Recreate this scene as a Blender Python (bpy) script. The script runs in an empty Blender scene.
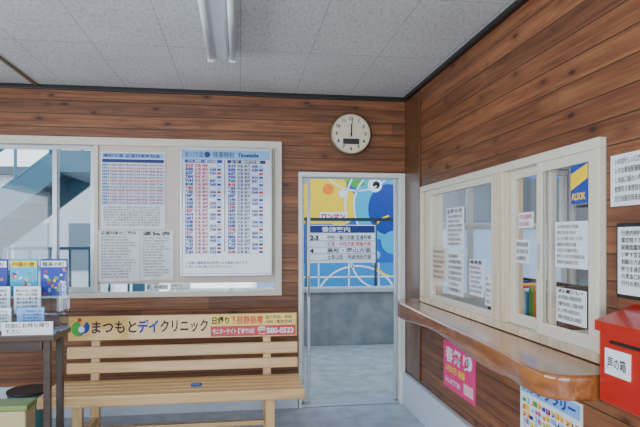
import bpy, bmesh, math, random
from mathutils import Matrix, Vector
random.seed(7)
scene=bpy.context.scene
W=1.425; D=4.7; H=2.64

# ------------------------------------------------------------------ materials
def srgb(r,g,b):
    f=lambda v:(v/255/12.92) if v/255<=.04045 else ((v/255+.055)/1.055)**2.4
    return (f(r),f(g),f(b),1)
MATS={}
def mat(name,col,rough=.5,metal=0,emit=0,coat=0,spec=.5):
    if name in MATS: return MATS[name]
    m=bpy.data.materials.new(name); m.use_nodes=True
    b=m.node_tree.nodes['Principled BSDF']
    b.inputs['Base Color'].default_value=srgb(*col)
    b.inputs['Roughness'].default_value=rough; b.inputs['Metallic'].default_value=metal
    b.inputs['Coat Weight'].default_value=coat; b.inputs['Coat Roughness'].default_value=.08
    b.inputs['Specular IOR Level'].default_value=spec
    # slight procedural mottling so nothing is perfectly flat
    nt=m.node_tree; n=nt.nodes.new('ShaderNodeTexNoise'); n.inputs['Scale'].default_value=14
    mr=nt.nodes.new('ShaderNodeMapRange'); mr.inputs[3].default_value=.93; mr.inputs[4].default_value=1.05
    mx=nt.nodes.new('ShaderNodeMix'); mx.data_type='RGBA'; mx.blend_type='MULTIPLY'; mx.inputs[0].default_value=1
    g=nt.nodes.new('ShaderNodeNewGeometry'); nt.links.new(g.outputs['Position'],n.inputs['Vector'])
    nt.links.new(n.outputs['Fac'],mr.inputs[0]); mx.inputs[6].default_value=srgb(*col)
    nt.links.new(mr.outputs[0],mx.inputs[7]); nt.links.new(mx.outputs[2],b.inputs['Base Color'])
    if emit:
        b.inputs['Emission Color'].default_value=srgb(*col); b.inputs['Emission Strength'].default_value=emit
    MATS[name]=m; return m

class NT:
    def __init__(s,name):
        s.m=bpy.data.materials.new(name); s.m.use_nodes=True; s.nt=s.m.node_tree
        s.b=s.nt.nodes['Principled BSDF']; MATS[name]=s.m
    def n(s,t,**k):
        x=s.nt.nodes.new(t)
        for a,v in k.items(): setattr(x,a,v)
        return x
    def l(s,a,b): s.nt.links.new(a,b)
    def math(s,op,a,b=None,c=None):
        x=s.n('ShaderNodeMath',operation=op)
        for i,v in enumerate((a,b,c)):
            if v is None: continue
            if isinstance(v,(int,float)): x.inputs[i].default_value=v
            else: s.l(v,x.inputs[i])
        return x.outputs[0]
    def comb(s,a,b,c):
        x=s.n('ShaderNodeCombineXYZ')
        for i,v in enumerate((a,b,c)):
            if isinstance(v,(int,float)): x.inputs[i].default_value=v
            else: s.l(v,x.inputs[i])
        return x.outputs[0]
    def mix(s,fac,a,b,bt='MIX'):
        x=s.n('ShaderNodeMix',data_type='RGBA',blend_type=bt)
        for i,v in ((0,fac),(6,a),(7,b)):
            if isinstance(v,(int,float)): x.inputs[i].default_value=v if i==0 else (v,v,v,1)
            elif isinstance(v,tuple): x.inputs[i].default_value=v
            else: s.l(v,x.inputs[i])
        return x.outputs[2]
    def ramp(s,fac,stops):
        x=s.n('ShaderNodeValToRGB'); cr=x.color_ramp
        while len(cr.elements)<len(stops): cr.elements.new(.5)
        for e,(p,c) in zip(cr.elements,stops): e.position=p; e.color=c
        s.l(fac,x.inputs[0]); return x.outputs[0]
    def pos(s):
        g=s.n('ShaderNodeNewGeometry'); sp=s.n('ShaderNodeSeparateXYZ'); s.l(g.outputs['Position'],sp.inputs[0]); return sp.outputs

def wood(name,axis,dark,mid,light,plank=.105,rough=.35,across='Z',groove=True,knots=True,bands=18,coat=.15,amp=.3):
    t=NT(name); p=t.pos(); I={'X':0,'Y':1,'Z':2}
    al=p[I[axis]]; ac=p[I[across]]; th=p[3-I[axis]-I[across]]
    q=t.math('DIVIDE',ac,plank); pid=t.math('FLOOR',q); fr=t.math('FRACT',q)
    wn=t.n('ShaderNodeTexWhiteNoise',noise_dimensions='1D'); t.l(pid,wn.inputs['W'])
    off=t.math('MULTIPLY',wn.outputs['Value'],37.0)
    if groove:   # butt joints: boards about 1.8 m long, each with its own tone
        sg=t.math('FLOOR',t.math('ADD',t.math('DIVIDE',al,1.8),off))
        wn2=t.n('ShaderNodeTexWhiteNoise',noise_dimensions='2D'); t.l(t.comb(sg,pid,0.0),wn2.inputs['Vector']); tone=wn2.outputs['Value']
    else: tone=wn.outputs['Value']
    v=t.comb(t.math('ADD',t.math('MULTIPLY',al,.9),off),t.math('MULTIPLY',ac,bands),t.math('MULTIPLY',th,bands))
    n=t.n('ShaderNodeTexNoise'); n.inputs['Scale'].default_value=2.2; n.inputs['Detail'].default_value=8; n.inputs['Distortion'].default_value=.6; t.l(v,n.inputs['Vector'])
    col=t.ramp(n.outputs['Fac'],[(.25,srgb(*dark)),(.5,srgb(*mid)),(.78,srgb(*light))])
    br=t.math('MULTIPLY_ADD',tone,amp,1-amp/2)
    col=t.mix(1.0,col,t.comb(br,br,br),'MULTIPLY')
    if knots:
        vv=t.comb(t.math('ADD',t.math('MULTIPLY',al,4.2),off),t.math('MULTIPLY',ac,9.5),0.0)
        vo=t.n('ShaderNodeTexVoronoi'); vo.inputs['Scale'].default_value=1.0; t.l(vv,vo.inputs['Vector'])
        k2=t.n('ShaderNodeMapRange'); t.l(vo.outputs['Distance'],k2.inputs[0]); k2.inputs[1].default_value=.1; k2.inputs[2].default_value=.34; k2.inputs[3].default_value=.55; k2.inputs[4].default_value=0
        col=t.mix(k2.outputs[0],col,srgb(*dark))
        k=t.n('ShaderNodeMapRange'); t.l(vo.outputs['Distance'],k.inputs[0]); k.inputs[1].default_value=.06; k.inputs[2].default_value=.14; k.inputs[3].default_value=.9; k.inputs[4].default_value=0
        col=t.mix(k.outputs[0],col,srgb(40,20,10))
    if groove:
        g=t.math('LESS_THAN',fr,.06)
        g2=t.math('MULTIPLY',g,.85)
        col=t.mix(g2,col,srgb(36,18,8))
        hl=t.math('MULTIPLY',t.math('LESS_THAN',t.math('ABSOLUTE',t.math('SUBTRACT',fr,.085)),.025),.2)
        col=t.mix(hl,col,srgb(*light))
        bu=t.n('ShaderNodeBump'); bu.inputs['Strength'].default_value=.5; bu.inputs['Distance'].default_value=.004
        t.l(t.math('SUBTRACT',1.0,g),bu.inputs['Height']); t.l(bu.outputs[0],t.b.inputs['Normal'])
    t.l(col,t.b.inputs['Base Color']); t.b.inputs['Roughness'].default_value=rough
    t.b.inputs['Coat Weight'].default_value=coat; t.b.inputs['Coat Roughness'].default_value=.2
    return t.m

wood_back=wood('wood_cladding_x','X',(82,44,24),(120,72,42),(148,98,60),rough=.5,coat=.05,amp=.5)
wood_right=wood('wood_cladding_y','Y',(82,44,24),(120,72,42),(148,98,60),rough=.5,coat=.05,amp=.5)
wood_post=wood('wood_post_z','Z',(74,42,20),(104,64,34),(130,86,50),across='X',plank=.3,groove=False,knots=False)
wood_bench=wood('bench_pine_x','X',(188,146,92),(210,170,114),(224,188,136),across='Z',plank=.073,groove=False,knots=False,rough=.35,coat=.2,amp=.16)
wood_benchY=wood('bench_pine_z','Z',(188,148,96),(208,170,116),(220,186,136),across='X',plank=.3,groove=False,knots=False,rough=.35)
wood_counter=wood('counter_varnished_y','Y',(104,54,22),(142,84,42),(174,112,62),across='X',plank=.4,groove=False,knots=True,rough=.14,bands=10,coat=.7)
wood_frame=wood('pale_timber','Z',(186,166,134),(212,194,164),(228,212,184),across='Y',plank=.5,groove=False,knots=False)
wood_dark=wood('dark_table_wood','X',(40,26,20),(56,38,28),(74,50,36),across='Y',plank=.3,groove=False,knots=False)
def ceiling_mat():
    t=NT('ceiling_boards'); p=t.pos()
    fx=t.math('FRACT',t.math('DIVIDE',p[0],.455)); fy=t.math('FRACT',t.math('DIVIDE',p[1],.91))
    ln=t.math('MAXIMUM',t.math('LESS_THAN',fx,.010),t.math('LESS_THAN',fy,.006))
    g=t.n('ShaderNodeNewGeometry')
    n=t.n('ShaderNodeTexNoise'); n.inputs['Scale'].default_value=60; n.inputs['Detail'].default_value=3
    t.l(t.comb(p[0],t.math('MULTIPLY',p[1],.4),0.0),n.inputs['Vector'])
    col=t.ramp(n.outputs['Fac'],[(.32,srgb(178,178,177)),(.5,srgb(204,205,204)),(.7,srgb(214,214,212))])
    n2=t.n('ShaderNodeTexNoise'); n2.inputs['Scale'].default_value=1.2; t.l(g.outputs['Position'],n2.inputs['Vector'])
    col=t.mix(.25,col,t.ramp(n2.outputs['Fac'],[(.3,srgb(160,158,154)),(.7,srgb(215,215,215))]))
    col=t.mix(t.math('MULTIPLY',ln,.5),col,srgb(80,80,80))
    bu=t.n('ShaderNodeBump'); bu.inputs['Strength'].default_value=.2; bu.inputs['Distance'].default_value=.003
    t.l(n.outputs['Fac'],bu.inputs['Height']); t.l(bu.outputs[0],t.b.inputs['Normal'])
    t.l(col,t.b.inputs['Base Color']); t.b.inputs['Roughness'].default_value=.9; return t.m
def floor_mat(name,c1,c2,tile=.3,rough=.25,line=.35):
    t=NT(name); p=t.pos()
    fx=t.math('FRACT',t.math('DIVIDE',p[0],tile)); fy=t.math('FRACT',t.math('DIVIDE',p[1],tile))
    ln=t.math('MAXIMUM',t.math('LESS_THAN',fx,.012),t.math('LESS_THAN',fy,.012))
    g=t.n('ShaderNodeNewGeometry'); n=t.n('ShaderNodeTexNoise'); n.inputs['Scale'].default_value=6; n.inputs['Detail'].default_value=8
    t.l(g.outputs['Position'],n.inputs['Vector'])
    col=t.ramp(n.outputs['Fac'],[(.35,srgb(*c1)),(.65,srgb(*c2))])
    col=t.mix(t.math('MULTIPLY',ln,line),col,srgb(60,66,74))
    t.l(col,t.b.inputs['Base Color']); t.b.inputs['Roughness'].default_value=rough; return t.m
def glass_mat(name,refl=0.03,tint=(1,1,1,1),k=.8):
    # thin pane: Schlick reflectance from |N.I|, identical on both faces
    m=bpy.data.materials.new(name); m.use_nodes=True; nt=m.node_tree; nt.nodes.clear()
    o=nt.nodes.new('ShaderNodeOutputMaterial'); tr=nt.nodes.new('ShaderNodeBsdfTransparent'); tr.inputs[0].default_value=tint
    gl=nt.nodes.new('ShaderNodeBsdfGlossy'); gl.inputs['Roughness'].default_value=.02
    ge=nt.nodes.new('ShaderNodeNewGeometry'); dt=nt.nodes.new('ShaderNodeVectorMath'); dt.operation='DOT_PRODUCT'
    nt.links.new(ge.outputs['Normal'],dt.inputs[0]); nt.links.new(ge.outputs['Incoming'],dt.inputs[1])
    def M(op,a,b=None,c=None):
        x=nt.nodes.new('ShaderNodeMath'); x.operation=op
        for i,v in enumerate((a,b,c)):
            if v is None: continue
            if isinstance(v,(int,float)): x.inputs[i].default_value=v
            else: nt.links.new(v,x.inputs[i])
        return x.outputs[0]
    f=M('MULTIPLY_ADD',M('POWER',M('SUBTRACT',1.0,M('ABSOLUTE',dt.outputs['Value'])),5.0),k,refl)
    mx=nt.nodes.new('ShaderNodeMixShader'); nt.links.new(f,mx.inputs[0])
    nt.links.new(tr.outputs[0],mx.inputs[1]); nt.links.new(gl.outputs[0],mx.inputs[2]); nt.links.new(mx.outputs[0],o.inputs[0]); return m
def frosted_mat():
    m=bpy.data.materials.new('frosted_glass'); m.use_nodes=True; nt=m.node_tree; nt.nodes.clear()
    o=nt.nodes.new('ShaderNodeOutputMaterial'); tl=nt.nodes.new('ShaderNodeBsdfTranslucent'); tl.inputs[0].default_value=srgb(235,242,248)
    tr=nt.nodes.new('ShaderNodeBsdfTransparent'); tr.inputs[0].default_value=(.9,.95,1,1)
    mx=nt.nodes.new('ShaderNodeMixShader'); mx.inputs[0].default_value=.2
    nt.links.new(tl.outputs[0],mx.inputs[1]); nt.links.new(tr.outputs[0],mx.inputs[2]); nt.links.new(mx.outputs[0],o.inputs[0]); return m
ceil_m=ceiling_mat(); floor_m=floor_mat('floor_vinyl',(152,158,168),(172,178,186))
conc=floor_mat('platform_concrete',(132,137,138),(156,160,158),tile=3,rough=.8,line=.2)
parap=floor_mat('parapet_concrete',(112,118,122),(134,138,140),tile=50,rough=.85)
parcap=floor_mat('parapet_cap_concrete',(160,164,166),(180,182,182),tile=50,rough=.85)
glass=glass_mat('window_glass'); tglass=glass_mat('ticket_glass',.04,k=.9); acryl=glass_mat('clear_acrylic',.06,(.93,.97,1,1)); frost=frosted_mat()
white=mat('white_paint',(225,226,224),.4); offw=mat('cream_frame',(214,208,192),.45); paper=mat('paper',(226,230,236),.7,coat=.1)
lampw=mat('lamp_enamel',(205,208,214),.3); tube=mat('fluorescent_tube',(235,238,240),.3)
alu=mat('aluminium',(178,184,188),.35,.6); black=mat('black_trim',(22,22,24),.4); ink=mat('ink_black',(14,15,18),.6)
blue=mat('ink_blue',(14,50,160),.5); red=mat('ink_red',(205,20,30),.5); navy=mat('ink_navy',(24,34,110),.5); green=mat('ink_green',(60,165,60),.5)
yel=mat('ink_yellow',(248,208,20),.5); orange=mat('ink_orange',(240,130,20),.5); pink=mat('poster_pink',(228,50,125),.5); lblue=mat('ink_lightblue',(130,180,232),.5)
lpink=mat('ink_lightpink',(235,185,196),.5); grey=mat('ink_grey',(84,88,100),.5); base_m=mat('baseboard_paint',(196,208,222),.45)
board_m=mat('board_beige',(206,192,182),.5); redbox=mat('red_lacquer',(178,24,18),.3,coat=.4); steel=mat('stair_steel',(70,124,146),.5)
cyan=mat('ink_cyan',(30,170,210),.5); clockrim=mat('clock_rim',(140,118,86),.3,.3,coat=.5); clockface=mat('clock_face',(222,214,188),.5,coat=.2)

# ------------------------------------------------------------------ builder
ORI={'back':Matrix(((1,0,0),(0,0,-1),(0,1,0))),'right':Matrix(((0,0,-1),(-1,0,0),(0,1,0))),'up':Matrix(((1,0,0),(0,1,0),(0,0,1)))}
class B:
    def __init__(s,name): s.name=name; s.bm=bmesh.new(); s.mats=[]
    def mi(s,m):
        if m not in s.mats: s.mats.append(m)
        return s.mats.index(m)
    def box(s,x0,x1,y0,y1,z0,z1,m,bev=0,rot=None):
        t=bmesh.new(); bmesh.ops.create_cube(t,size=1)
        bmesh.ops.scale(t,vec=(abs(x1-x0),abs(y1-y0),abs(z1-z0)),verts=t.verts)
        if bev: bmesh.ops.bevel(t,geom=t.edges[:],offset=bev,segments=2,affect='EDGES',profile=.6)
        if rot is not None: bmesh.ops.rotate(t,cent=(0,0,0),matrix=rot,verts=t.verts)
        bmesh.ops.translate(t,vec=((x0+x1)/2,(y0+y1)/2,(z0+z1)/2),verts=t.verts); s.add(t,m); return s
    def cyl(s,p,q,r,m,r2=None,seg=20,smooth=True):
        p=Vector(p);q=Vector(q); t=bmesh.new(); L=(q-p).length
        bmesh.ops.create_cone(t,cap_ends=True,segments=seg,radius1=r,radius2=r if r2 is None else r2,depth=L)
        M=Matrix.Translation((p+q)/2)@(q-p).to_track_quat('Z','Y').to_matrix().to_4x4()
        bmesh.ops.transform(t,matrix=M,verts=t.verts)
        if smooth:
            for f in t.faces:
                if len(f.verts)==4: f.smooth=True
        s.add(t,m); return s
    def poly(s,pts,m,ext=None):
        t=bmesh.new(); f=t.faces.new([t.verts.new(p) for p in pts])
        if ext is not None:
            r=bmesh.ops.extrude_face_region(t,geom=[f]); bmesh.ops.translate(t,vec=ext,verts=[v for v in r['geom'] if isinstance(v,bmesh.types.BMVert)])
        bmesh.ops.recalc_face_normals(t,faces=t.faces); s.add(t,m); return s
    def grid(s,rows,m,closed=False):
        """rows: list of equally long point lists -> smooth surface"""
        t=bmesh.new(); V=[[t.verts.new(p) for p in r] for r in rows]
        for i in range(len(V)-1):
            for j in range(len(V[0])-1+(1 if closed else 0)):
                k=(j+1)%len(V[0]); f=t.faces.new((V[i][j],V[i+1][j],V[i+1][k],V[i][k])); f.smooth=True
        bmesh.ops.recalc_face_normals(t,faces=t.faces); s.add(t,m); return s
    def add(s,t,m):
        i=s.mi(m)
        for f in t.faces: f.material_index=i
        me=bpy.data.meshes.new('tmp'); t.to_mesh(me); t.free(); s.bm.from_mesh(me); bpy.data.meshes.remove(me)
    def text(s,body,x,z,h,plane,ori,m,w=None,bold=0,align='LEFT',lh=1.25):
        cu=bpy.data.curves.new('t','FONT'); cu.body=body; cu.size=1; cu.offset=bold; cu.space_line=lh; cu.resolution_u=2
        o=bpy.data.objects.new('t',cu); scene.collection.objects.link(o); dg=bpy.context.evaluated_depsgraph_get()
        me=bpy.data.meshes.new_from_object(o.evaluated_get(dg)); 
        bpy.data.objects.remove(o); bpy.data.curves.remove(cu)
        if not me.vertices: return s
        xs=[v.co.x for v in me.vertices]; x0,x1=min(xs),max(xs)
        ky=h/.8; kx=ky if w is None else w/(x1-x0)
        if align=='LEFT': sh=-x0*kx
        else: sh=-(x0+x1)/2*kx
        R=ORI[ori]
        for v in me.vertices:
            q=R@Vector((v.co.x*kx+sh,v.co.y*ky,0))
            v.co=q+ (Vector((x,plane,z)) if ori=='back' else Vector((plane,x,z)) if ori=='right' else Vector((x,z,plane)))
        t=bmesh.new(); t.from_mesh(me); bpy.data.meshes.remove(me); s.add(t,m); return s
    def rect(s,a0,a1,z0,z1,plane,ori,m):
        if ori=='back': p=[(a0,plane,z0),(a1,plane,z0),(a1,plane,z1),(a0,plane,z1)]
        else: p=[(plane,a0,z0),(plane,a1,z0),(plane,a1,z1),(plane,a0,z1)]
        return s.poly(p,m)
    def disc(s,a,z,r,plane,ori,m,seg=28,sc=(1,1),a0=0,a1=360):
        pts=[]
        for k in range(seg):
            an=math.radians(a0+(a1-a0)*k/(seg if a1-a0==360 else seg-1)); u=a+math.cos(an)*r*sc[0]; v=z+math.sin(an)*r*sc[1]
            pts.append((u,plane,v) if ori=='back' else (plane,u,v))
        return s.poly(pts,m)
    def stroke(s,pts,w,plane,m):
        """painted curved line on an XZ plane"""
        P=[Vector(p) for p in pts]
        for i in range(len(P)-1):
            d=(P[i+1]-P[i]).normalized(); nrm=Vector((-d.y,d.x))*w/2; e=d*w*.15
            q=[P[i]-e+nrm,P[i]-e-nrm,P[i+1]+e-nrm,P[i+1]+e+nrm]; s.poly([(v.x,plane-.0002*(i%2),v.y) for v in q],m)
        return s
    def done(s):
        me=bpy.data.meshes.new(s.name); bb=[v.co for v in s.bm.verts]
        lo=Vector([min(v[i] for v in bb) for i in range(3)]); hi=Vector([max(v[i] for v in bb) for i in range(3)]); c=(lo+hi)/2
        bmesh.ops.translate(s.bm,vec=-c,verts=s.bm.verts); s.bm.to_mesh(me); s.bm.free()
        for m in s.mats: me.materials.append(m)
        o=bpy.data.objects.new(s.name,me); o.location=c; scene.collection.objects.link(o); return o
def arc(cx,cz,r,a0,a1,n=16,sx=1): return [(cx+sx*r*math.cos(math.radians(a0+(a1-a0)*k/n)),cz+r*math.sin(math.radians(a0+(a1-a0)*k/n))) for k in range(n+1)]

# ------------------------------------------------------------------ room shell
XL=-3.2; YR=-2.0
b=B('floor'); b.box(XL,4.6,YR,D+.15,-.1,0,floor_m); b.done()
b=B('ceiling'); b.box(XL-.15,4.75,YR-.15,D+.15,H,H+.1,ceil_m); b.done()
b=B('wall_back')
b.box(XL,.485,D,D+.15,0,.95,wood_back)
b.box(XL,W,D,D+.15,2.232,H,wood_back)
b.box(.345,.485,D,D+.15,.95,2.232,wood_back)
b.box(XL,-2.7,D,D+.15,.95,2.232,wood_back)
b.box(.485,W,D,D+.15,1.985,2.232,wood_back)
b.done()
b=B('wall_right')
b.box(W,W+.12,YR,D+.15,0,.932,wood_right)
b.box(W,W+.12,YR,D+.15,1.83,H,wood_right)
b.box(W,W+.12,4.24,D+.15,.932,1.83,wood_right)
b.box(W,W+.12,YR,2.02,.932,1.83,wood_right)
b.done()
b=B('wall_left')
b.box(XL-.15,XL,YR,D+.15,0,.9,wood_right); b.box(XL-.15,XL,YR,D+.15,2.2,H,wood_right)
b.box(XL-.15,XL,YR,-1.2,.9,2.2,wood_right); b.box(XL-.15,XL,3.2,D+.15,.9,2.2,wood_right); b.done()
b=B('wall_rear')
b.box(XL-.15,W+.12,YR-.15,YR,0,.3,wood_back); b.box(XL-.15,W+.12,YR-.15,YR,2.3,H,wood_back)
b.box(XL-.15,-2.7,YR-.15,YR,.3,2.3,wood_back); b.box(1.1,W+.12,YR-.15,YR,.3,2.3,wood_back); b.done()
b=B('window_rear')
for x in (-2.7,-1.45,-.2,1.04): b.box(x,x+.06,YR-.1,YR-.04,.36,2.24,alu)
b.box(-2.7,1.1,YR-.1,YR-.04,.3,.36,alu); b.box(-2.7,1.1,YR-.1,YR-.04,2.24,2.3,alu); b.done()
b=B('trim_corner_post'); b.box(W-.012,W-.0005,4.30,D-.001,.29,H-.035,wood_post,.003); b.done()
b=B('trim_ceiling_back'); b.box(XL,W-.03,D-.03,D,H-.035,H,black,.004); b.done()
b=B('trim_ceiling_right'); b.box(W-.035,W,YR,D,H-.03,H,black,.004); b.done()
b=B('trim_ceiling_batten'); b.box(-1.6,-1.575,YR,D-.04,H-.012,H,mat('brown_batten',(120,96,66),.6)); b.done()
b=B('baseboard_back'); b.box(XL,.482,D-.02,D,0,.26,base_m,.004); b.done()
b=B('baseboard_right'); b.box(W-.04,W,YR,D-.02,0,.27,base_m,.006); b.done()

# ------------------------------------------------------------------ window in back wall
b=B('window_back')
y0,y1=D-.035,D+.06
b.box(-2.7,.345,y0,y1,2.17,2.232,offw,.004); b.box(-2.7,.345,y0,y1,.95,.99,offw,.004)
b.box(.285,.345,y0,y1,.99,2.17,offw,.004); b.box(-2.7,-2.65,y0,y1,.99,2.17,offw,.004)
b.box(-1.15,-1.12,y0,y1,.99,2.17,offw,.003)
def sash(x0,x1,y,zb=.99,zt=2.17,wd=.035):
    b.box(x0,x0+wd,y,y+.025,zb,zt,alu,.003); b.box(x1-wd,x1,y,y+.025,zb,zt,alu,.003)
    b.box(x0+wd,x1-wd,y+.002,y+.023,zb,zb+.045,alu,.003); b.box(x0+wd,x1-wd,y+.002,y+.023,zt-.035,zt,alu,.003)
    b.box(x0+wd,x1-wd,y+.01,y+.014,zb+.045,zt-.035,glass)
sash(-2.65,-2.0,D+.0); sash(-2.05,-1.435,D+.03); sash(-1.475,-1.15,D)
b.box(-1.12,.285,D+.01,D+.014,.99,1.07,glass)
b.done()
b=B('notice_board'); b.box(-1.12,.285,D-.018,D+.008,1.06,2.17,board_m,.003)
b.box(-.508,-.5,D-.022,D-.016,1.06,2.17,offw); b.done()

KAN='時刻表の御案内をお願いします窓口列車普通急行高知方面駅切符発売'
def notice(name,ori,a0,a1,z0,z1,plane,base=paper,thick=.004,rows=8,col=ink,title=None,tcol=ink,tfrac=.16,body=None,band=None,bold=.005,nch=12):
    sgn=1 if ori=='back' else -1
    b=B(name); lo,hi=min(a0,a1),max(a0,a1); w=hi-lo; h=z1-z0
    if ori=='back': b.box(lo,hi,plane,plane+thick,z0,z1,base)
    else: b.box(plane,plane+thick,lo,hi,z0,z1,base)
    p=plane-.0015
    if band: b.rect(lo+.002,hi-.002,z1-h*tfrac,z1-.002,p+.0006,ori,band)
    top=z1-h*(tfrac if title or band else .04)
    if title: b.text(title,a0+sgn*w*.06,z1-h*tfrac*.8,h*tfrac*.6,p,ori,tcol,w=w*.85,bold=.02)
    if body is None:
        body='\n'.join(''.join(random.choice(KAN) for _ in range(random.randint(nch-2,nch+2))) for _ in range(rows))
    n=body.count('\n')+1; lh=(top-z0-h*.06)/n
    b.text(body,a0+sgn*w*.07,top-lh*.8,lh*.58,p,ori,col,w=w*.84,lh=1.0*lh/(lh*.58/.8),bold=bold)
    return b
def ruled(b,a0,a1,z0,z1,plane,ori,nc,nr,m,t=.002):
    for i in range(nc+1):
        a=a0+(a1-a0)*i/nc; b.rect(a-t/2,a+t/2,z0,z1,plane,ori,m)
    for j in range(nr+1):
        z=z0+(z1-z0)*j/nr; b.rect(a0,a1,z-t/2,z+t/2,plane,ori,m)
P=D-.026
b=B('fare_table_poster'); b.box(-1.10,-.60,P,P+.005,1.50,2.12,paper)
b.rect(-1.09,-.61,2.07,2.11,P-.001,'back',lblue); b.text('高知方面 普通列車時刻表',-1.08,2.078,.024,P-.002,'back',navy,w=.44,bold=.02)
b.rect(-1.09,-.61,2.035,2.062,P-.001,'back',navy)
for j in range(13):
    z=2.008-j*.0255
    b.rect(-1.09,-1.05,z,z+.018,P-.001,'back',lblue); b.rect(-1.045,-.61,z-.001,z+.017,P-.001,'back',lpink if j%3==2 else mat('row_lilac',(206,212,236),.6))
    b.text(' '.join('%d:%02d'%(random.randint(10,22),random.randint(10,59)) for _ in range(8)),-1.085,z+.002,.014,P-.002,'back',red if j%4==1 else navy,w=.465,bold=.03)
ruled(b,-1.09,-.61,1.695,2.035,P-.0022,'back',10,13,grey,.0012)
b.text('\n'.join(''.join(random.choice(KAN) for _ in range(20)) for _ in range(8)),-1.08,1.668,.0135,P-.002,'back',ink,w=.44,lh=1.2,bold=.0)
b.done()
b=notice('timetable_notice','back',-1.12,-.80,1.08,1.49,P,rows=15,col=grey,title='普通列車のご案内',tfrac=.1); b.done()
b=notice('timetable_notice','back',-.795,-.535,1.09,1.49,P,rows=14,col=grey,title='運賃表',tfrac=.12); b.done()
# large departure board
Q=D-.075
b=B('departure_timetable_board')
x0,x1,z0,z1=-.478,.262,1.118,2.165
b.box(x0,x1,Q+.008,D-.02,z0,z1,mat('board_white',(214,222,238),.25,coat=.8),.003)
for (a,c,e,f) in ((x0,x1,z1-.022,z1),(x0,x1,z0,z0+.022),(x0,x0+.018,z0+.02,z1-.02),(x1-.018,x1,z0+.02,z1-.02)): b.box(a,c,Q,Q+.03,e,f,alu,.004)
p=Q+.006
b.rect(x0+.02,x1-.02,z1-.095,z1-.024,p,'back',lblue); b.text('佐川方面',x0+.035,z1-.078,.042,p-.001,'back',navy,w=.15,bold=.005)
b.disc(x0+.215,z1-.058,.024,p-.001,'back',navy); b.text('発車時刻',x0+.26,z1-.078,.042,p-.001,'back',ink,w=.17,bold=.005); b.text('Timetable',x0+.46,z1-.074,.034,p-.001,'back',navy,w=.17,bold=.04)
for ci,(cx,cw) in enumerate(((x0+.035,.30),(x0+.375,.31))):
    b.rect(cx,cx+cw,z1-.127,z1-.1,p,'back',navy if ci else blue)
    b.text('上り 高知方面' if ci else '下り 須崎・窪川方面',cx+.02,z1-.122,.018,p-.001,'back',paper,w=cw*.8,bold=.02)
    for j in range(24):
        z=z1-.158-j*.0305
        b.text('%d:%02d'%(5+j*17//24,(j*37+13)%60),cx+.005,z,.024,p-.001,'back',red if (j*7+ci)%6==0 else blue,w=.062,bold=.07)
        b.rect(cx+.0,cx+cw,z-.006,z-.0035,p,'back',lblue)
        b.text(random.choice(['普通 高知','特急 南風','普通 須崎','普通 窪川']),cx+.08,z,.020,p-.001,'back',red if (j*5+ci)%5==0 else navy,w=.105,bold=.02)
        if (j+ci)%3: b.text('%d:%02d'%(6+j*16//24,(j*23+5)%60),cx+.20,z,.022,p-.001,'back',blue,w=.05,bold=.06)
        b.rect(cx+.258,cx+.290,z,z+.017,p-.001,'back',red if j%5==2 else (blue if j%2 else lblue))
b.rect(x0+.352,x0+.358,z0+.2,z1-.1,p,'back',navy)
b.text('○ 列車の運転時刻は変更になる場合があります\n○ 詳しくは係員におたずねください',x0+.04,z0+.10,.02,p-.001,'back',navy,w=.5,bold=.01)
b.done()
b=notice('small_notice','back',-.70,-.575,1.012,1.055,D-.04,rows=1,body='連絡先',thick=.003); b.done()
b=notice('small_notice','back',-.56,-.40,1.005,1.06,D-.04,rows=2,body='お手洗いは\nホームにあります',thick=.003); b.done()

# ------------------------------------------------------------------ door
b=B('door_frame')
b.box(.487,.515,D-.03,D+.16,0,1.945,white,.004); b.box(1.362,1.41,D-.03,D+.16,0,1.945,white,.004); b.box(.487,1.41,D-.03,D+.16,1.945,1.984,white,.004)
b.box(.515,1.362,D-.01,D+.16,0,.014,alu,.003)
b.done()
b=B('sliding_door')
b.box(.516,.545,D+.09,D+.125,.016,1.944,alu,.004); b.box(.575,.60,D+.09,D+.125,.016,1.944,alu,.004)
b.box(.545,.575,D+.092,D+.123,.016,.10,alu); b.box(.545,.575,D+.092,D+.123,1.90,1.944,alu); b.box(.545,.575,D+.105,D+.109,.10,1.90,glass)
b.box(.583,.592,D+.08,D+.09,.92,1.10,black,.003); b.done()
b=B('sliding_door'); b.box(1.333,1.361,D+.04,D+.075,.016,1.944,alu,.004); b.done()

# ------------------------------------------------------------------ clock
b=B('wall_clock'); cx,cz=.93,2.31
b.cyl((cx,D,cz),(cx,D-.035,cz),.182,clockrim,seg=64)
b.cyl((cx,D-.035,cz),(cx,D-.052,cz),.182,clockrim,r2=.168,seg=64)
b.disc(cx,cz,.162,D-.0525,'back',clockface,seg=64)
for k in range(12):
    a=math.radians(90-30*(k+1)); b.text(str(k+1),cx+.125*math.cos(a),cz+.125*math.sin(a)-.012,.03,D-.0535,'back',ink,align='C',bold=.04)
for k in range(60):
    a=math.radians(6*k); u=Vector((math.cos(a),0,math.sin(a))); v=Vector((-u.z,0,u.x)); c=Vector((cx,D-.0533,cz)); r0=.148 if k%5 else .144; w=.001 if k%5 else .002
    b.poly([c+u*r0+v*w,c+u*.156+v*w,c+u*.156-v*w,c+u*r0-v*w],ink)
b.box(cx-.07,cx+.07,D-.056,D-.053,cz-.088,cz-.042,mat('lcd',(50,54,50),.3))
def hand(deg,L,w):
    a=math.radians(90-deg); u=Vector((math.cos(a),0,math.sin(a))); v=Vector((-u.z,0,u.x)); c=Vector((cx,D-.058,cz))
    b.poly([c-u*.025+v*w,c+u*L+v*w*.4,c+u*L-v*w*.4,c-u*.025-v*w],black,ext=(0,-.0015,0))
hand(1,.085,.006); hand(5,.128,.0042); b.cyl((cx,D-.053,cz),(cx,D-.064,cz),.008,black); b.done()

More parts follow.
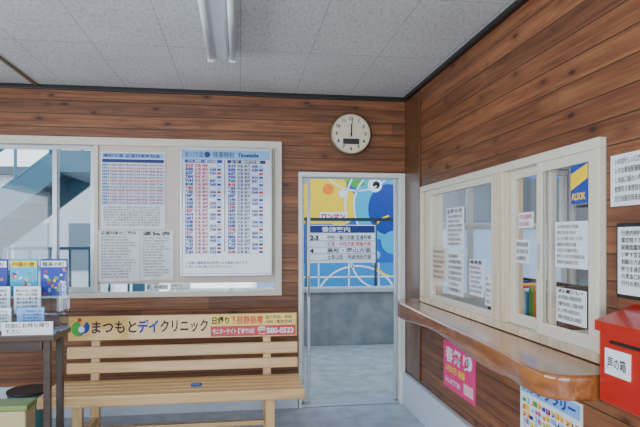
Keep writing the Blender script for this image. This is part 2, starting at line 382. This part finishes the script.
# ------------------------------------------------------------------ fluorescent fixture
b=B('ceiling_fluorescent_lamp')
fx=-.115; ya,yb=2.38,3.62
pts=[(fx-.10,ya,H),(fx+.10,ya,H),(fx+.085,ya,H-.03),(fx+.03,ya,H-.075),(fx-.03,ya,H-.075),(fx-.085,ya,H-.03)]
b.poly(pts,lampw,ext=(0,yb-ya,0))
for s_ in (-1,1):
    b.cyl((fx+s_*.068,ya+.03,H-.075),(fx+s_*.068,yb-.03,H-.075),.016,tube)
    for yy in (ya,yb-.03): b.box(fx+s_*.068-.02,fx+s_*.068+.02,yy,yy+.03,H-.1,H-.02,lampw,.004)
b.done()

# ------------------------------------------------------------------ bench
b=B('wooden_bench')
L,R_=-1.24,.43
yb_=4.22
def slat(x0,x1,yc,zc,w,th,tilt=0): b.box(x0,x1,yc-th/2,yc+th/2,zc-w/2,zc+w/2,wood_bench,.008,rot=Matrix.Rotation(tilt,3,'X'))
slat(L+.02,R_,yb_+.02,.775,.175,.026,-.1)
slat(L+.02,R_,yb_-.01,.607,.085,.026,-.1)
slat(L+.02,R_,yb_-.02,.497,.075,.026,-.1)
for i in range(5):
    yy=3.75+i*.088; b.box(L-.02,R_+.0,yy-.037,yy+.037,.392,.425,wood_bench,.008)
b.box(L-.02,R_,3.715,3.74,.355,.40,wood_bench,.006)
for lx in (-1.03,.20):
    b.box(lx-.03,lx+.03,3.755,3.815,0,.39,wood_benchY,.006)
    b.box(lx-.03,lx+.03,4.20,4.26,0,.42,wood_benchY,.006)
    b.box(lx-.03,lx+.03,4.225,4.265,.38,.86,wood_benchY,.006,rot=Matrix.Rotation(-.1,3,'X'))
    b.box(lx-.025,lx+.025,3.80,4.22,.34,.39,wood_benchY,.005); b.box(lx-.02,lx+.02,3.80,4.22,.10,.145,wood_benchY,.005)
b.box(-1.0,.17,3.97,4.01,.11,.14,wood_bench,.005)
b.done()
b=B('clinic_advert_board')
adm=mat('advert_tan',(222,176,88),.35,coat=.4)
R4=Matrix.Translation((0,yb_+.02,.775))@Matrix.Rotation(-.1,4,'X')@Matrix.Translation((0,-(yb_+.02),-.775))
yp=yb_-.002
b.box(L+.03,R_-.01,yp-.0,yp+.006,.692,.858,adm)
p=yp-.0015
b.disc(-1.14,.775,.055,p,'back',green,a0=90,a1=300); b.disc(-1.115,.785,.045,p-.0003,'back',blue,a0=-120,a1=60); b.disc(-1.125,.77,.022,p-.0006,'back',paper); b.disc(-1.14,.838,.015,p-.0006,'back',red)
b.text('まつもと',-1.055,.745,.078,p,'back',ink,w=.31,bold=.02)
b.text('デイ',-.735,.745,.078,p,'back',blue,w=.145,bold=.04)
b.text('クリニック',-.575,.745,.078,p,'back',ink,w=.34,bold=.02)
b.rect(-.215,.415,.776,.855,p+.0008,'back',mat('advert_yellow',(244,206,70),.35))
b.text('日帰り',-.205,.793,.045,p,'back',ink,w=.125,bold=.03); b.text('下肢静脈瘤',-.07,.79,.052,p,'back',red,w=.24,bold=.015)
b.text('血管外科・外科\n内科・整形外科',.19,.822,.022,p,'back',navy,w=.2,bold=.02)
b.rect(-.215,.415,.697,.772,p+.0005,'back',mat('advert_red',(200,20,30),.4))
b.text('モニターサイト 徒歩で10分',-.20,.718,.034,p-.0005,'back',paper,w=.31,bold=.03); b.text('☎880-0533',.13,.713,.046,p-.0005,'back',paper,w=.27,bold=.04)
o=b.done(); o.matrix_world=R4@Matrix.Translation(o.location)
b=B('folded_cloth'); b.box(-.33,-.26,3.86,3.92,.4255,.436,mat('cloth_blue',(60,90,150),.9),.004); b.box(-.32,-.27,3.865,3.90,.436,.444,mat('cloth_blue2',(90,120,170),.9),.003); b.done()

# ------------------------------------------------------------------ service counter
b=B('service_counter')
zt=.93
ctl=[(1.33,4.44),(1.275,4.40),(1.25,4.28),(1.24,4.1),(1.215,3.6),(1.185,3.0),(1.165,2.6),(1.15,2.35),(1.135,2.2),(1.12,2.08),(1.12,1.97),(1.15,1.91),(1.21,1.885),(1.30,1.88),(W-.002,1.88)]
def cr(pts,n=6):
    out=[]
    for i in range(len(pts)-1):
        p0=Vector(pts[max(i-1,0)]);p1=Vector(pts[i]);p2=Vector(pts[i+1]);p3=Vector(pts[min(i+2,len(pts)-1)])
        for k in range(n):
            t=k/n; out.append(.5*((2*p1)+(p2-p0)*t+(2*p0-5*p1+4*p2-p3)*t*t+(3*p1-p0-3*p2+p3)*t**3))
    out.append(Vector(pts[-1])); return out
front=cr(ctl)
b.poly([(W-.002,4.44,zt)]+[(v.x,v.y,zt) for v in front],wood_counter)
b.poly([(W-.002,4.44,zt-.06)]+[(v.x,v.y,zt-.06) for v in front],wood_counter)
N=len(front)-1; rows=[]
for k,v in enumerate(front):
    pv=front[max(k-1,0)]; nx=front[min(k+1,N)]; d=(nx-pv).normalized(); nr=Vector((d.y,-d.x))   # outward
    if nr.x>0 and v.y>2.0: nr=-nr
    s_=k/N; y=v.y
    drop=.098+.016*math.sin((4.44-y)*4.2)*(1 if y>2.3 else .2)+(.03*max(0,(y-3.9)/.5))
    prof=[(0,0),(.006,-.001),(.010,-.006),(.011,-.020),(.011,-.05),(.011,-drop+.012),(.008,-drop+.003),(0,-drop),(-.02,-drop),(-.02,-.06)]
    rows.append([(min(v.x+nr.x*a,W-.002),v.y+nr.y*a,zt+z) for a,z in prof])
b.grid(rows,wood_counter)
for yy in (4.2,3.0): b.poly([(W-.002,yy,zt-.06),(1.25,yy,zt-.06),(W-.002,yy,zt-.22)],wood_post,ext=(0,.03,0))
b.done()

# ------------------------------------------------------------------ ticket windows (right wall)
b=B('window_ticket_office')
xa,xb=W-.03,W+.09
b.box(xa,xb,2.022,4.238,1.785,1.828,offw,.004); b.box(xa,xb,2.022,4.238,.934,.975,wood_frame,.004)
b.box(xa,xb,4.20,4.238,.975,1.785,offw,.004); b.box(xa,xb,2.022,2.055,.975,1.785,offw,.004)
b.box(xa,xb,2.84,2.96,.975,1.785,wood_frame,.004)
b.box(xa+.02,xb,4.05,4.20,.975,1.785,wood_frame,.003)
b.box(xa+.01,xa+.05,2.96,3.0,.975,1.785,offw,.003); b.box(xa+.01,xa+.05,4.01,4.05,.975,1.785,offw,.003)
b.box(xa+.012,xa+.048,3.0,4.01,1.745,1.785,offw,.003); b.box(xa+.012,xa+.048,3.0,4.01,.975,1.01,offw,.003)
b.box(xa+.028,xa+.032,3.0,4.01,1.01,1.745,tglass)
def rs(y0,y1,x):
    b.box(x,x+.028,y0,y0+.04,.975,1.785,offw,.003); b.box(x,x+.028,y1-.04,y1,.975,1.785,offw,.003)
    b.box(x+.002,x+.026,y0+.04,y1-.04,1.74,1.785,offw,.003); b.box(x+.002,x+.026,y0+.04,y1-.04,.975,1.03,offw,.003); b.box(x+.012,x+.016,y0+.04,y1-.04,1.03,1.74,tglass)
rs(2.057,2.50,xa+.005); rs(2.44,2.838,xa+.045)
b.box(xa-.002,xa+.006,2.462,2.475,1.28,1.40,alu,.002)
b.done()
g=W-.006
def pn(ya_,yb2,z0,z1,pl=g-.012,**k):
    bb=notice('window_notice','right',ya_,yb2,z0,z1,pl,thick=.0015,**k); return bb.done()
pn(3.69,3.39,1.36,1.63,rows=7,col=grey,title='お知らせ')
pn(3.67,3.40,1.05,1.34,rows=7,col=ink)
pn(3.97,3.72,1.12,1.36,base=mat('paper_beige',(222,206,180),.7),rows=6,col=grey)
pn(3.30,3.10,1.08,1.30,rows=6,col=navy,title='乗車券')
pn(3.08,3.0,1.04,1.22,rows=5,col=grey,nch=6)
pn(2.78,2.64,1.30,1.42,pl=g+.022,rows=3,col=ink,nch=7)
pn(2.75,2.60,1.48,1.56,pl=g+.022,rows=2,col=red,nch=7)
pn(2.34,2.10,1.30,1.50,pl=g-.018,rows=7,col=grey)
pn(2.33,2.11,1.06,1.21,pl=g-.018,rows=4,col=ink,title='お願い')
b=B('security_sticker'); px_=g-.018
b.box(px_,px_+.0015,2.10,2.22,1.575,1.735,mat('sticker_blue',(20,60,165),.35))
b.poly([(px_-.001,2.22,1.63),(px_-.001,2.10,1.675),(px_-.001,2.10,1.735),(px_-.001,2.22,1.70)],yel)
b.text('ALSOK',2.213,1.59,.032,px_-.0015,'right',yel,w=.10,bold=.04); b.done()

# ------------------------------------------------------------------ posters on right wall
wp=W-.006
b=B('pink_poster'); b.box(wp,W,3.25,3.78,.40,.72,pink); pp=wp-.0015
b.text('春祭り',3.74,.59,.09,pp,'right',paper,w=.40,bold=.02); b.text('3月25日 開催',3.74,.52,.04,pp,'right',yel,w=.34,bold=.03); b.rect(3.27,3.42,.43,.50,pp,'right',lpink); b.disc(3.33,.64,.045,pp,'right',paper); b.text('みんな来てね!',3.74,.44,.035,pp,'right',paper,w=.26,bold=.03); b.done()
b=B('event_poster'); b.box(wp,W,2.17,2.69,.30,.73,paper)
cols=[blue,red,yel,green,cyan,orange,pink,lblue,navy]
for i in range(13):
    for j in range(9):
        a=2.19+i*.037+random.uniform(-.004,.004); z=.32+j*.036+random.uniform(-.004,.004)
        b.rect(a,a+random.uniform(.02,.036),z,z+random.uniform(.016,.03),pp-.0001*((i+j)%3),'right',random.choice(cols))
        if random.random()<.6: b.disc(a+.018,z+.016,.011,pp-.0008,'right',random.choice([paper,yel,pink]),seg=12)
b.rect(2.18,2.68,.655,.72,pp,'right',lblue); b.text('スタンプラリー',2.66,.67,.042,pp-.001,'right',blue,w=.45,bold=.05); b.done()
b=notice('wall_notice','right',1.985,1.62,1.55,1.745,wp,rows=5,col=ink,nch=15); b.done()
b=B('wall_notice_frame'); b.box(W-.012,W,1.60,1.945,1.205,1.485,black,.003); b.box(W-.016,W-.012,1.615,1.93,1.22,1.47,paper)
b.text('\n'.join(''.join(random.choice(KAN) for _ in range(12)) for _ in range(8)),1.915,1.44,.017,W-.0175,'right',ink,w=.27,bold=.01); b.done()
b=B('suggestion_box')
x0=1.275; ya_,yb2=1.50,1.845
b.box(x0,W,ya_,yb2,.85,1.10,redbox,.006)
b.poly([(x0-.012,ya_-.01,1.10),(W,ya_-.01,1.10),(W,ya_-.01,1.19),(x0-.012,ya_-.01,1.135)],redbox,ext=(0,yb2-ya_+.02,0))
b.box(x0-.003,x0+.001,ya_+.06,yb2-.06,1.063,1.075,black)
b.box(x0-.004,x0,1.68,1.81,.955,1.045,paper,.001); b.text('声の箱',1.795,.982,.034,x0-.005,'right',ink,w=.095,bold=.01); b.box(x0-.01,x0,1.60,1.625,.97,1.0,alu,.003); b.done()

# ------------------------------------------------------------------ left brochure table
b=B('brochure_table')
b.box(-2.2,-.97,3.12,3.42,.885,.915,wood_dark,.005)
for lx in (-2.15,-1.035):
    for ly in (3.15,3.36): b.box(lx,lx+.035,ly,ly+.035,0,.885,wood_dark,.004)
b.box(-2.11,-1.04,3.15,3.17,.83,.885,wood_dark,.003); b.box(-2.13,-1.02,3.19,3.36,.33,.35,wood_dark,.003); b.done()
b=B('brochure_rack')
X0,X1=-1.95,-.972
for k in range(3):
    y=3.22+k*.06; z=.916+k*.085
    b.box(X0,X1,y,y+.004,z,z+.10,acryl); b.box(X0,X1,y,y+.06,z,z+.004,acryl)
for x in (X0,X1-.004): b.poly([(x,3.22,.916),(x,3.40,.916),(x,3.40,1.25),(x,3.34,1.25),(x,3.22,1.03)],acryl,ext=(.004,0,0))
b.box(X0,X1,3.396,3.40,.916,1.28,acryl)
def broch(xc,y,z,w,h,base,kind):
    b.box(xc-w/2,xc+w/2,y,y+.012,z,z+h,base,.001)
    yy=y-.001; a0=xc-w/2; cs=[blue,red,yel,green,cyan,orange,pink,lblue,paper]
    if kind=='photo':
        b.rect(a0+.004,a0+w-.004,z+h*.78,z+h*.95,yy,'back',random.choice([yel,paper,red])); b.text(random.choice(['四国の旅','高知観光','龍馬の町']),a0+.012,z+h*.81,h*.1,yy-.0006,'back',random.choice([navy,red,ink]),w=w*.8,bold=.02)
        for _ in range(26):
            u=random.uniform(.06,.86)*w; v=random.uniform(.04,.68)*h; b.rect(a0+u,a0+u+w*random.uniform(.06,.12),z+v,z+v+h*random.uniform(.04,.1),yy-random.uniform(.0002,.0009),'back',random.choice(cs))
    else:
        b.text('\n'.join(''.join(random.choice(KAN) for _ in range(7)) for _ in range(5)),a0+.012,z+h*.8,h*.09,yy,'back',random.choice([navy,grey,ink]),w=w*.8,bold=.01,lh=1.3)
        b.rect(a0+.01,a0+w*.5,z+h*.08,z+h*.25,yy,'back',random.choice(cs[:8]))
for i,xc in enumerate((-1.86,-1.69,-1.52,-1.37,-1.21,-1.05)):
    broch(xc,3.372,1.10,.145,.21,(cyan,blue,green,blue,cyan,blue)[i],'photo')
for i,xc in enumerate((-1.84,-1.68,-1.50,-1.33,-1.17)):
    broch(xc,3.31,1.01,.14,.15,(paper,lblue,paper,paper,paper)[i],'txt')
for i,xc in enumerate((-1.84,-1.66,-1.47,-1.30,-1.13)):
    broch(xc,3.245,.925,.14,.125,(paper,orange,paper,paper,lblue)[i],'txt')
b.done()
b=B('takeaway_sign'); b.box(-1.24,-.985,3.15,3.156,.9155,.985,paper,.001); b.text('自由にお持ち帰り\n下さい',-1.225,.957,.022,3.1485,'back',ink,w=.22,bold=.01,lh=1.15); b.box(-1.24,-.985,3.156,3.20,.9155,.918,paper); b.done()
b=B('storage_bin'); gm=mat('bin_beige',(190,172,128),.5); b.box(-1.40,-1.14,3.20,3.35,.352,.50,gm,.01); b.box(-1.41,-1.13,3.195,3.355,.50,.53,mat('bin_lid',(120,140,80),.5),.008)
b.box(-1.36,-1.28,3.195,3.20,.40,.46,paper); b.done()
b=B('cardboard_box'); b.box(-1.85,-1.46,3.2,3.35,.352,.47,mat('box_white',(190,196,198),.6),.004); b.box(-1.85,-1.46,3.27,3.29,.47,.473,mat('tape',(180,150,100),.4)); b.done()
b=B('waste_bin'); b.cyl((-1.45,4.15,0),(-1.45,4.15,.36),.11,mat('bin_teal',(60,110,110),.5),r2=.14,seg=28); b.cyl((-1.45,4.15,.36),(-1.45,4.15,.375),.147,black,seg=28); b.done()

# ------------------------------------------------------------------ office behind the ticket windows
ow=mat('office_wall',(206,208,206),.7)
b=B('wall_office_back')
b.box(W+.12,4.6,D,D+.15,0,.9,ow); b.box(W+.12,4.6,D,D+.15,2.05,H,ow); b.box(2.95,4.6,D,D+.15,.9,2.05,ow); b.done()
b=B('wall_office_side'); b.box(4.6,4.75,YR,D+.15,0,H,ow); b.done()
b=B('wall_office_front'); b.box(W+.12,4.6,YR-.15,YR,0,H,ow); b.done()
b=B('window_office')
for x in (1.56,2.0,2.45,2.9): b.box(x,x+.045,D+.02,D+.08,.94,2.0,white,.003)
for z in (.9,2.0): b.box(1.55,2.95,D+.02,D+.08,z,z+.04,white,.003)
b.box(1.55,2.95,D+.03,D+.07,1.52,1.56,white,.003)
b.box(1.6,2.9,D+.045,D+.05,.94,1.52,frost); b.box(1.6,2.9,D+.045,D+.05,1.56,2.0,glass); b.done()
b=B('office_desk'); dm=mat('desk_grey',(150,152,150),.5)
b.box(W+.14,2.15,2.1,4.4,.87,.9,dm,.004)
for yy in (2.15,3.2,4.3): b.box(1.6,2.1,yy,yy+.04,0,.87,dm)
b.done()
bc=[blue,paper,red,yel,green,paper,lblue,orange,navy,cyan]
b=B('bookshelf_with_books'); b.box(1.72,2.0,2.98,3.72,.902,.92,wood_dark); b.box(1.98,2.0,2.98,3.72,.92,1.15,wood_dark); b.box(1.72,2.0,2.98,2.995,.92,1.15,wood_dark); b.box(1.72,2.0,3.705,3.72,.92,1.15,wood_dark)
y=3.0
while y<3.67:
    w=random.uniform(.018,.035); h=random.uniform(.17,.22); b.box(1.75,1.95,y,y+w-.002,.921,.92+h,random.choice(bc),.001); y+=w
b.done()
b=B('binder_shelf'); b.box(3.0,4.2,D-.03,D-.003,0,1.9,ow)
for z in (.1,.5,.9,1.3,1.7): b.box(3.0,4.2,D-.32,D-.03,z,z+.02,dm)
for x in (3.0,4.18): b.box(x,x+.02,D-.32,D-.03,0,1.9,dm)
for z in (.12,.52,.92,1.32):
    x=3.03
    while x<4.12:
        w=random.uniform(.03,.06); b.box(x,x+w-.003,D-.28,D-.05,z,z+random.uniform(.26,.33),random.choice([blue,paper,paper,grey,lblue,green,yel,red,paper]),.002); x+=w
b.done()
b=B('desktop_monitor'); b.box(1.78,2.08,2.30,2.34,1.03,1.24,black,.006,rot=Matrix.Rotation(.5,3,'Z')); b.cyl((1.93,2.33,.902),(1.93,2.33,1.04),.02,grey); b.cyl((1.93,2.33,.902),(1.93,2.33,.912),.09,grey); b.done()
b=B('added_office_lamp'); b.box(2.5,2.72,1.8,3.1,H-.06,H,lampw,.01); b.cyl((2.56,1.85,H-.08),(2.56,3.05,H-.08),.015,mat('tube_lit',(255,255,250),.4,emit=8)); b.cyl((2.66,1.85,H-.08),(2.66,3.05,H-.08),.015,MATS['tube_lit']); b.done()  # made-up fixture, its glowing tubes added to light the office

# ------------------------------------------------------------------ outside : platform, parapet, sign, train, stairs
b=B('platform_ground'); b.box(-14,16,D+.15,7.9,-.12,-.01,conc); b.done()
b=B('track_bed'); b.box(-14,16,7.9,14,-1.2,-1.1,mat('ballast',(120,112,104),.9)); b.done()
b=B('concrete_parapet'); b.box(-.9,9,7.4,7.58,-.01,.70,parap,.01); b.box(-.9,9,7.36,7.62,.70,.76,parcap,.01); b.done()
b=B('platform_guide_sign'); SY=7.68
b.box(.93,1.885,SY,SY+.03,1.08,1.61,paper,.005); b.rect(.94,1.875,1.50,1.60,SY-.002,'back',mat('sign_blue',(14,44,110),.4)); b.text('番線案内',1.12,1.52,.06,SY-.004,'back',paper,w=.40,bold=.02)
for j,(n_,tx,c_) in enumerate((('2-3','中村・窪川方面 普通列車',ink),('','宿毛・中村方面 特急列車',red),('4','高松・岡山方面',ink),('','土佐山田・阿波池田方面',ink))):
    z=1.41-j*.09; b.text(tx,1.20,z,.055,SY-.004,'back',c_,w=.62,bold=.01)
    if n_: b.text(n_,.96,z-.01,.07,SY-.004,'back',ink,bold=.04)
    b.rect(.94,1.875,z-.022,z-.017,SY-.002,'back',grey)
for x in (.92,1.90): b.cyl((x,SY+.05,-.01),(x,SY+.05,1.72),.02,mat('pole_blue',(40,60,80),.4))
b.box(.6,2.6,SY+.03,SY+.06,1.665,1.71,mat('rail_dark',(30,50,60),.4)); b.done()
# train
b=B('train_car'); tb=mat('train_blue',(10,96,190),.3,coat=.4); TY=9.0; db=mat('train_deep_blue',(14,60,150),.3)
pr=[(TY,-.2),(TY,2.75),(TY+.12,3.05),(TY+.5,3.3),(TY+2.2,3.3),(TY+2.6,3.05),(TY+2.75,2.75),(TY+2.75,-.2)]
b.poly([(.25,y,z) for y,z in pr],tb,ext=(12,0,0)); q=TY-.004
b.rect(.25,1.72,1.66,2.75,q,'back',yel); b.disc(1.6,1.95,.32,q-.0005,'back',yel)
b.poly([(1.2,q-.003,2.62),(1.75,q-.003,2.62),(2.05,q-.003,2.30),(1.85,q-.003,2.25),(1.62,q-.003,2.42),(1.35,q-.003,2.40)],green)
b.disc(1.42,2.22,.09,q-.003,'back',orange); b.disc(1.66,2.15,.07,q-.003,'back',paper)
b.disc(2.3,1.95,.55,q-.002,'back',cyan,sc=(.8,1)); b.disc(2.42,1.9,.42,q-.003,'back',db,sc=(.8,1)); b.disc(2.2,2.3,.12,q-.004,'back',paper); b.disc(2.22,2.3,.06,q-.005,'back',ink)
b.stroke(arc(2.3,1.95,.57,60,230,sx=.8),.03,q-.005,paper); b.stroke(arc(2.3,1.95,.75,70,200,sx=.8),.03,q-.005,paper)
b.stroke(arc(2.5,1.3,.5,100,260,sx=.8),.03,q-.005,yel); b.stroke(arc(1.9,2.9,.7,200,330),.025,q-.005,paper)
b.disc(2.55,1.35,.25,q-.004,'back',cyan,sc=(1,.8)); b.disc(2.05,1.15,.2,q-.003,'back',lblue,sc=(1.2,.6))
b.rect(1.28,1.74,1.70,1.85,q-.006,'back',paper); b.text('ワンマン',1.31,1.73,.09,q-.008,'back',red,w=.39,bold=.06)
b.rect(.25,12,.30,1.02,q-.001,'back',mat('train_mid_blue',(40,140,205),.35))
for k in range(24): b.rect(.25+k*.5,.275+k*.5,.30,1.02,q-.002,'back',paper)
b.rect(.25,12,.78,.805,q-.002,'back',paper)
b.stroke(arc(1.9,.35,.62,20,160,sx=1.1),.03,q-.004,paper); b.stroke(arc(2.3,1.1,.5,190,330),.03,q-.004,paper)
for k in range(6):
    x=3.2+k*1.5; b.box(x,x+1.1,TY-.012,TY,1.2+.5,2.45,mat('train_window',(50,70,80),.1,coat=.5),.01)
for k in range(4):
    for dx in (0,1.6): b.cyl((1.2+k*3.1+dx*.5,TY+.4,-.66),(1.2+k*3.1+dx*.5,TY+.55,-.66),.42,black)
b.box(.6,11.8,TY+.3,TY+2.4,-.6,-.2,black); b.done()
# steel stairs seen through the left window
b=B('footbridge_stairs'); sl=.80
def stz(x): return 1.70+sl*(x+2.77)
for yy in (6.3,7.5):
    xa_,xb_=-4.8,-1.9
    b.poly([(xa_,yy,stz(xa_)-.30),(xb_,yy,stz(xb_)-.30),(xb_,yy,stz(xb_)),(xa_,yy,stz(xa_))],steel,ext=(0,.05,0))
    for x in (-4.4,-3.6,-2.8,-2.0): b.cyl((x,yy+.025,stz(x)),(x,yy+.025,stz(x)+1.0),.02,steel)
    b.cyl((xa_,yy+.025,stz(xa_)+1.0),(xb_,yy+.025,stz(xb_)+1.0),.025,steel); b.cyl((xa_,yy+.025,stz(xa_)+.5),(xb_,yy+.025,stz(xb_)+.5),.018,steel)
for k in range(13):
    x=-4.7+k*.22; z=stz(x)-.05; b.box(x-.13,x+.13,6.35,7.5,z-.03,z,steel); b.box(x+.10,x+.115,6.35,7.5,z,z+.16,steel)
b.box(-1.92,-1.0,6.25,7.6,stz(-1.92)-.25,stz(-1.92)-.02,steel)
for x in (-2.95,-1.1):
    for yy in (6.38,7.45): b.box(x-.06,x+.06,yy-.06,yy+.06,-.01,stz(min(x,-1.9))-.22,steel)
b.done()
b=B('distant_building'); b.box(-14,-3.2,15,20,-1.1,3.0,mat('far_wall',(214,220,222),.8))
for k in range(8): b.box(-13.4+k*1.3,-12.6+k*1.3,14.96,15,.6,1.8,mat('far_glass',(110,130,145),.2))
b.box(-14.2,-3.0,14.8,20.2,3.0,3.2,mat('far_roof',(100,112,124),.7)); b.done()
b=B('platform_fence')
for k in range(24): b.box(-7+k*.25,-6.97+k*.25,7.82,7.85,-.01,1.3,steel)
b.box(-7,-1.2,7.81,7.86,1.27,1.31,steel); b.box(-7,-1.2,7.81,7.86,.2,.24,steel); b.done()

# ------------------------------------------------------------------ light
w=bpy.data.worlds.new('sky'); scene.world=w; w.use_nodes=True; nt=w.node_tree; bg=nt.nodes['Background']
tc=nt.nodes.new('ShaderNodeTexCoord'); sp=nt.nodes.new('ShaderNodeSeparateXYZ'); rp=nt.nodes.new('ShaderNodeValToRGB')
nt.links.new(tc.outputs['Generated'],sp.inputs[0]); nt.links.new(sp.outputs[2],rp.inputs[0]); nt.links.new(rp.outputs[0],bg.inputs[0])
rp.color_ramp.elements[0].color=(.80,.88,.95,1); rp.color_ramp.elements[1].color=(.55,.75,1,1); bg.inputs[1].default_value=2.6
def area(name,loc,rot,sx,sy,e,col=(1,1,1)):
    l=bpy.data.lights.new(name,'AREA'); l.shape='RECTANGLE'; l.size=sx; l.size_y=sy; l.energy=e; l.color=col
    o=bpy.data.objects.new(name,l); o.location=loc; o.rotation_euler=rot; scene.collection.objects.link(o); return o
area('added_fill_rear_window',(-.8,YR-.2,1.3),(math.radians(90),0,0),3.7,1.9,155,(.82,.91,1))  # area lamp added outside the rear opening to brighten the room, out of view
area('added_fill_left_window',(XL-.2,1.0,1.55),(0,math.radians(-90),0),1.2,4.2,135,(.82,.91,1))  # second unseen fill lamp, added beyond the left wall opening
area('office_fill_light',(2.61,2.45,H-.12),(0,0,0),.2,1.2,40,(1,.99,.96))  # area lamp added under the office ceiling to make the office brighter

# ------------------------------------------------------------------ camera
cam=bpy.data.cameras.new('camera'); cam.sensor_width=36; cam.lens=31.5; cam.shift_y=.038; cam.clip_end=200
co=bpy.data.objects.new('camera',cam); co.location=(0,0,1.43); co.rotation_euler=(math.radians(90),0,math.radians(-8.13)); scene.collection.objects.link(co); scene.camera=co
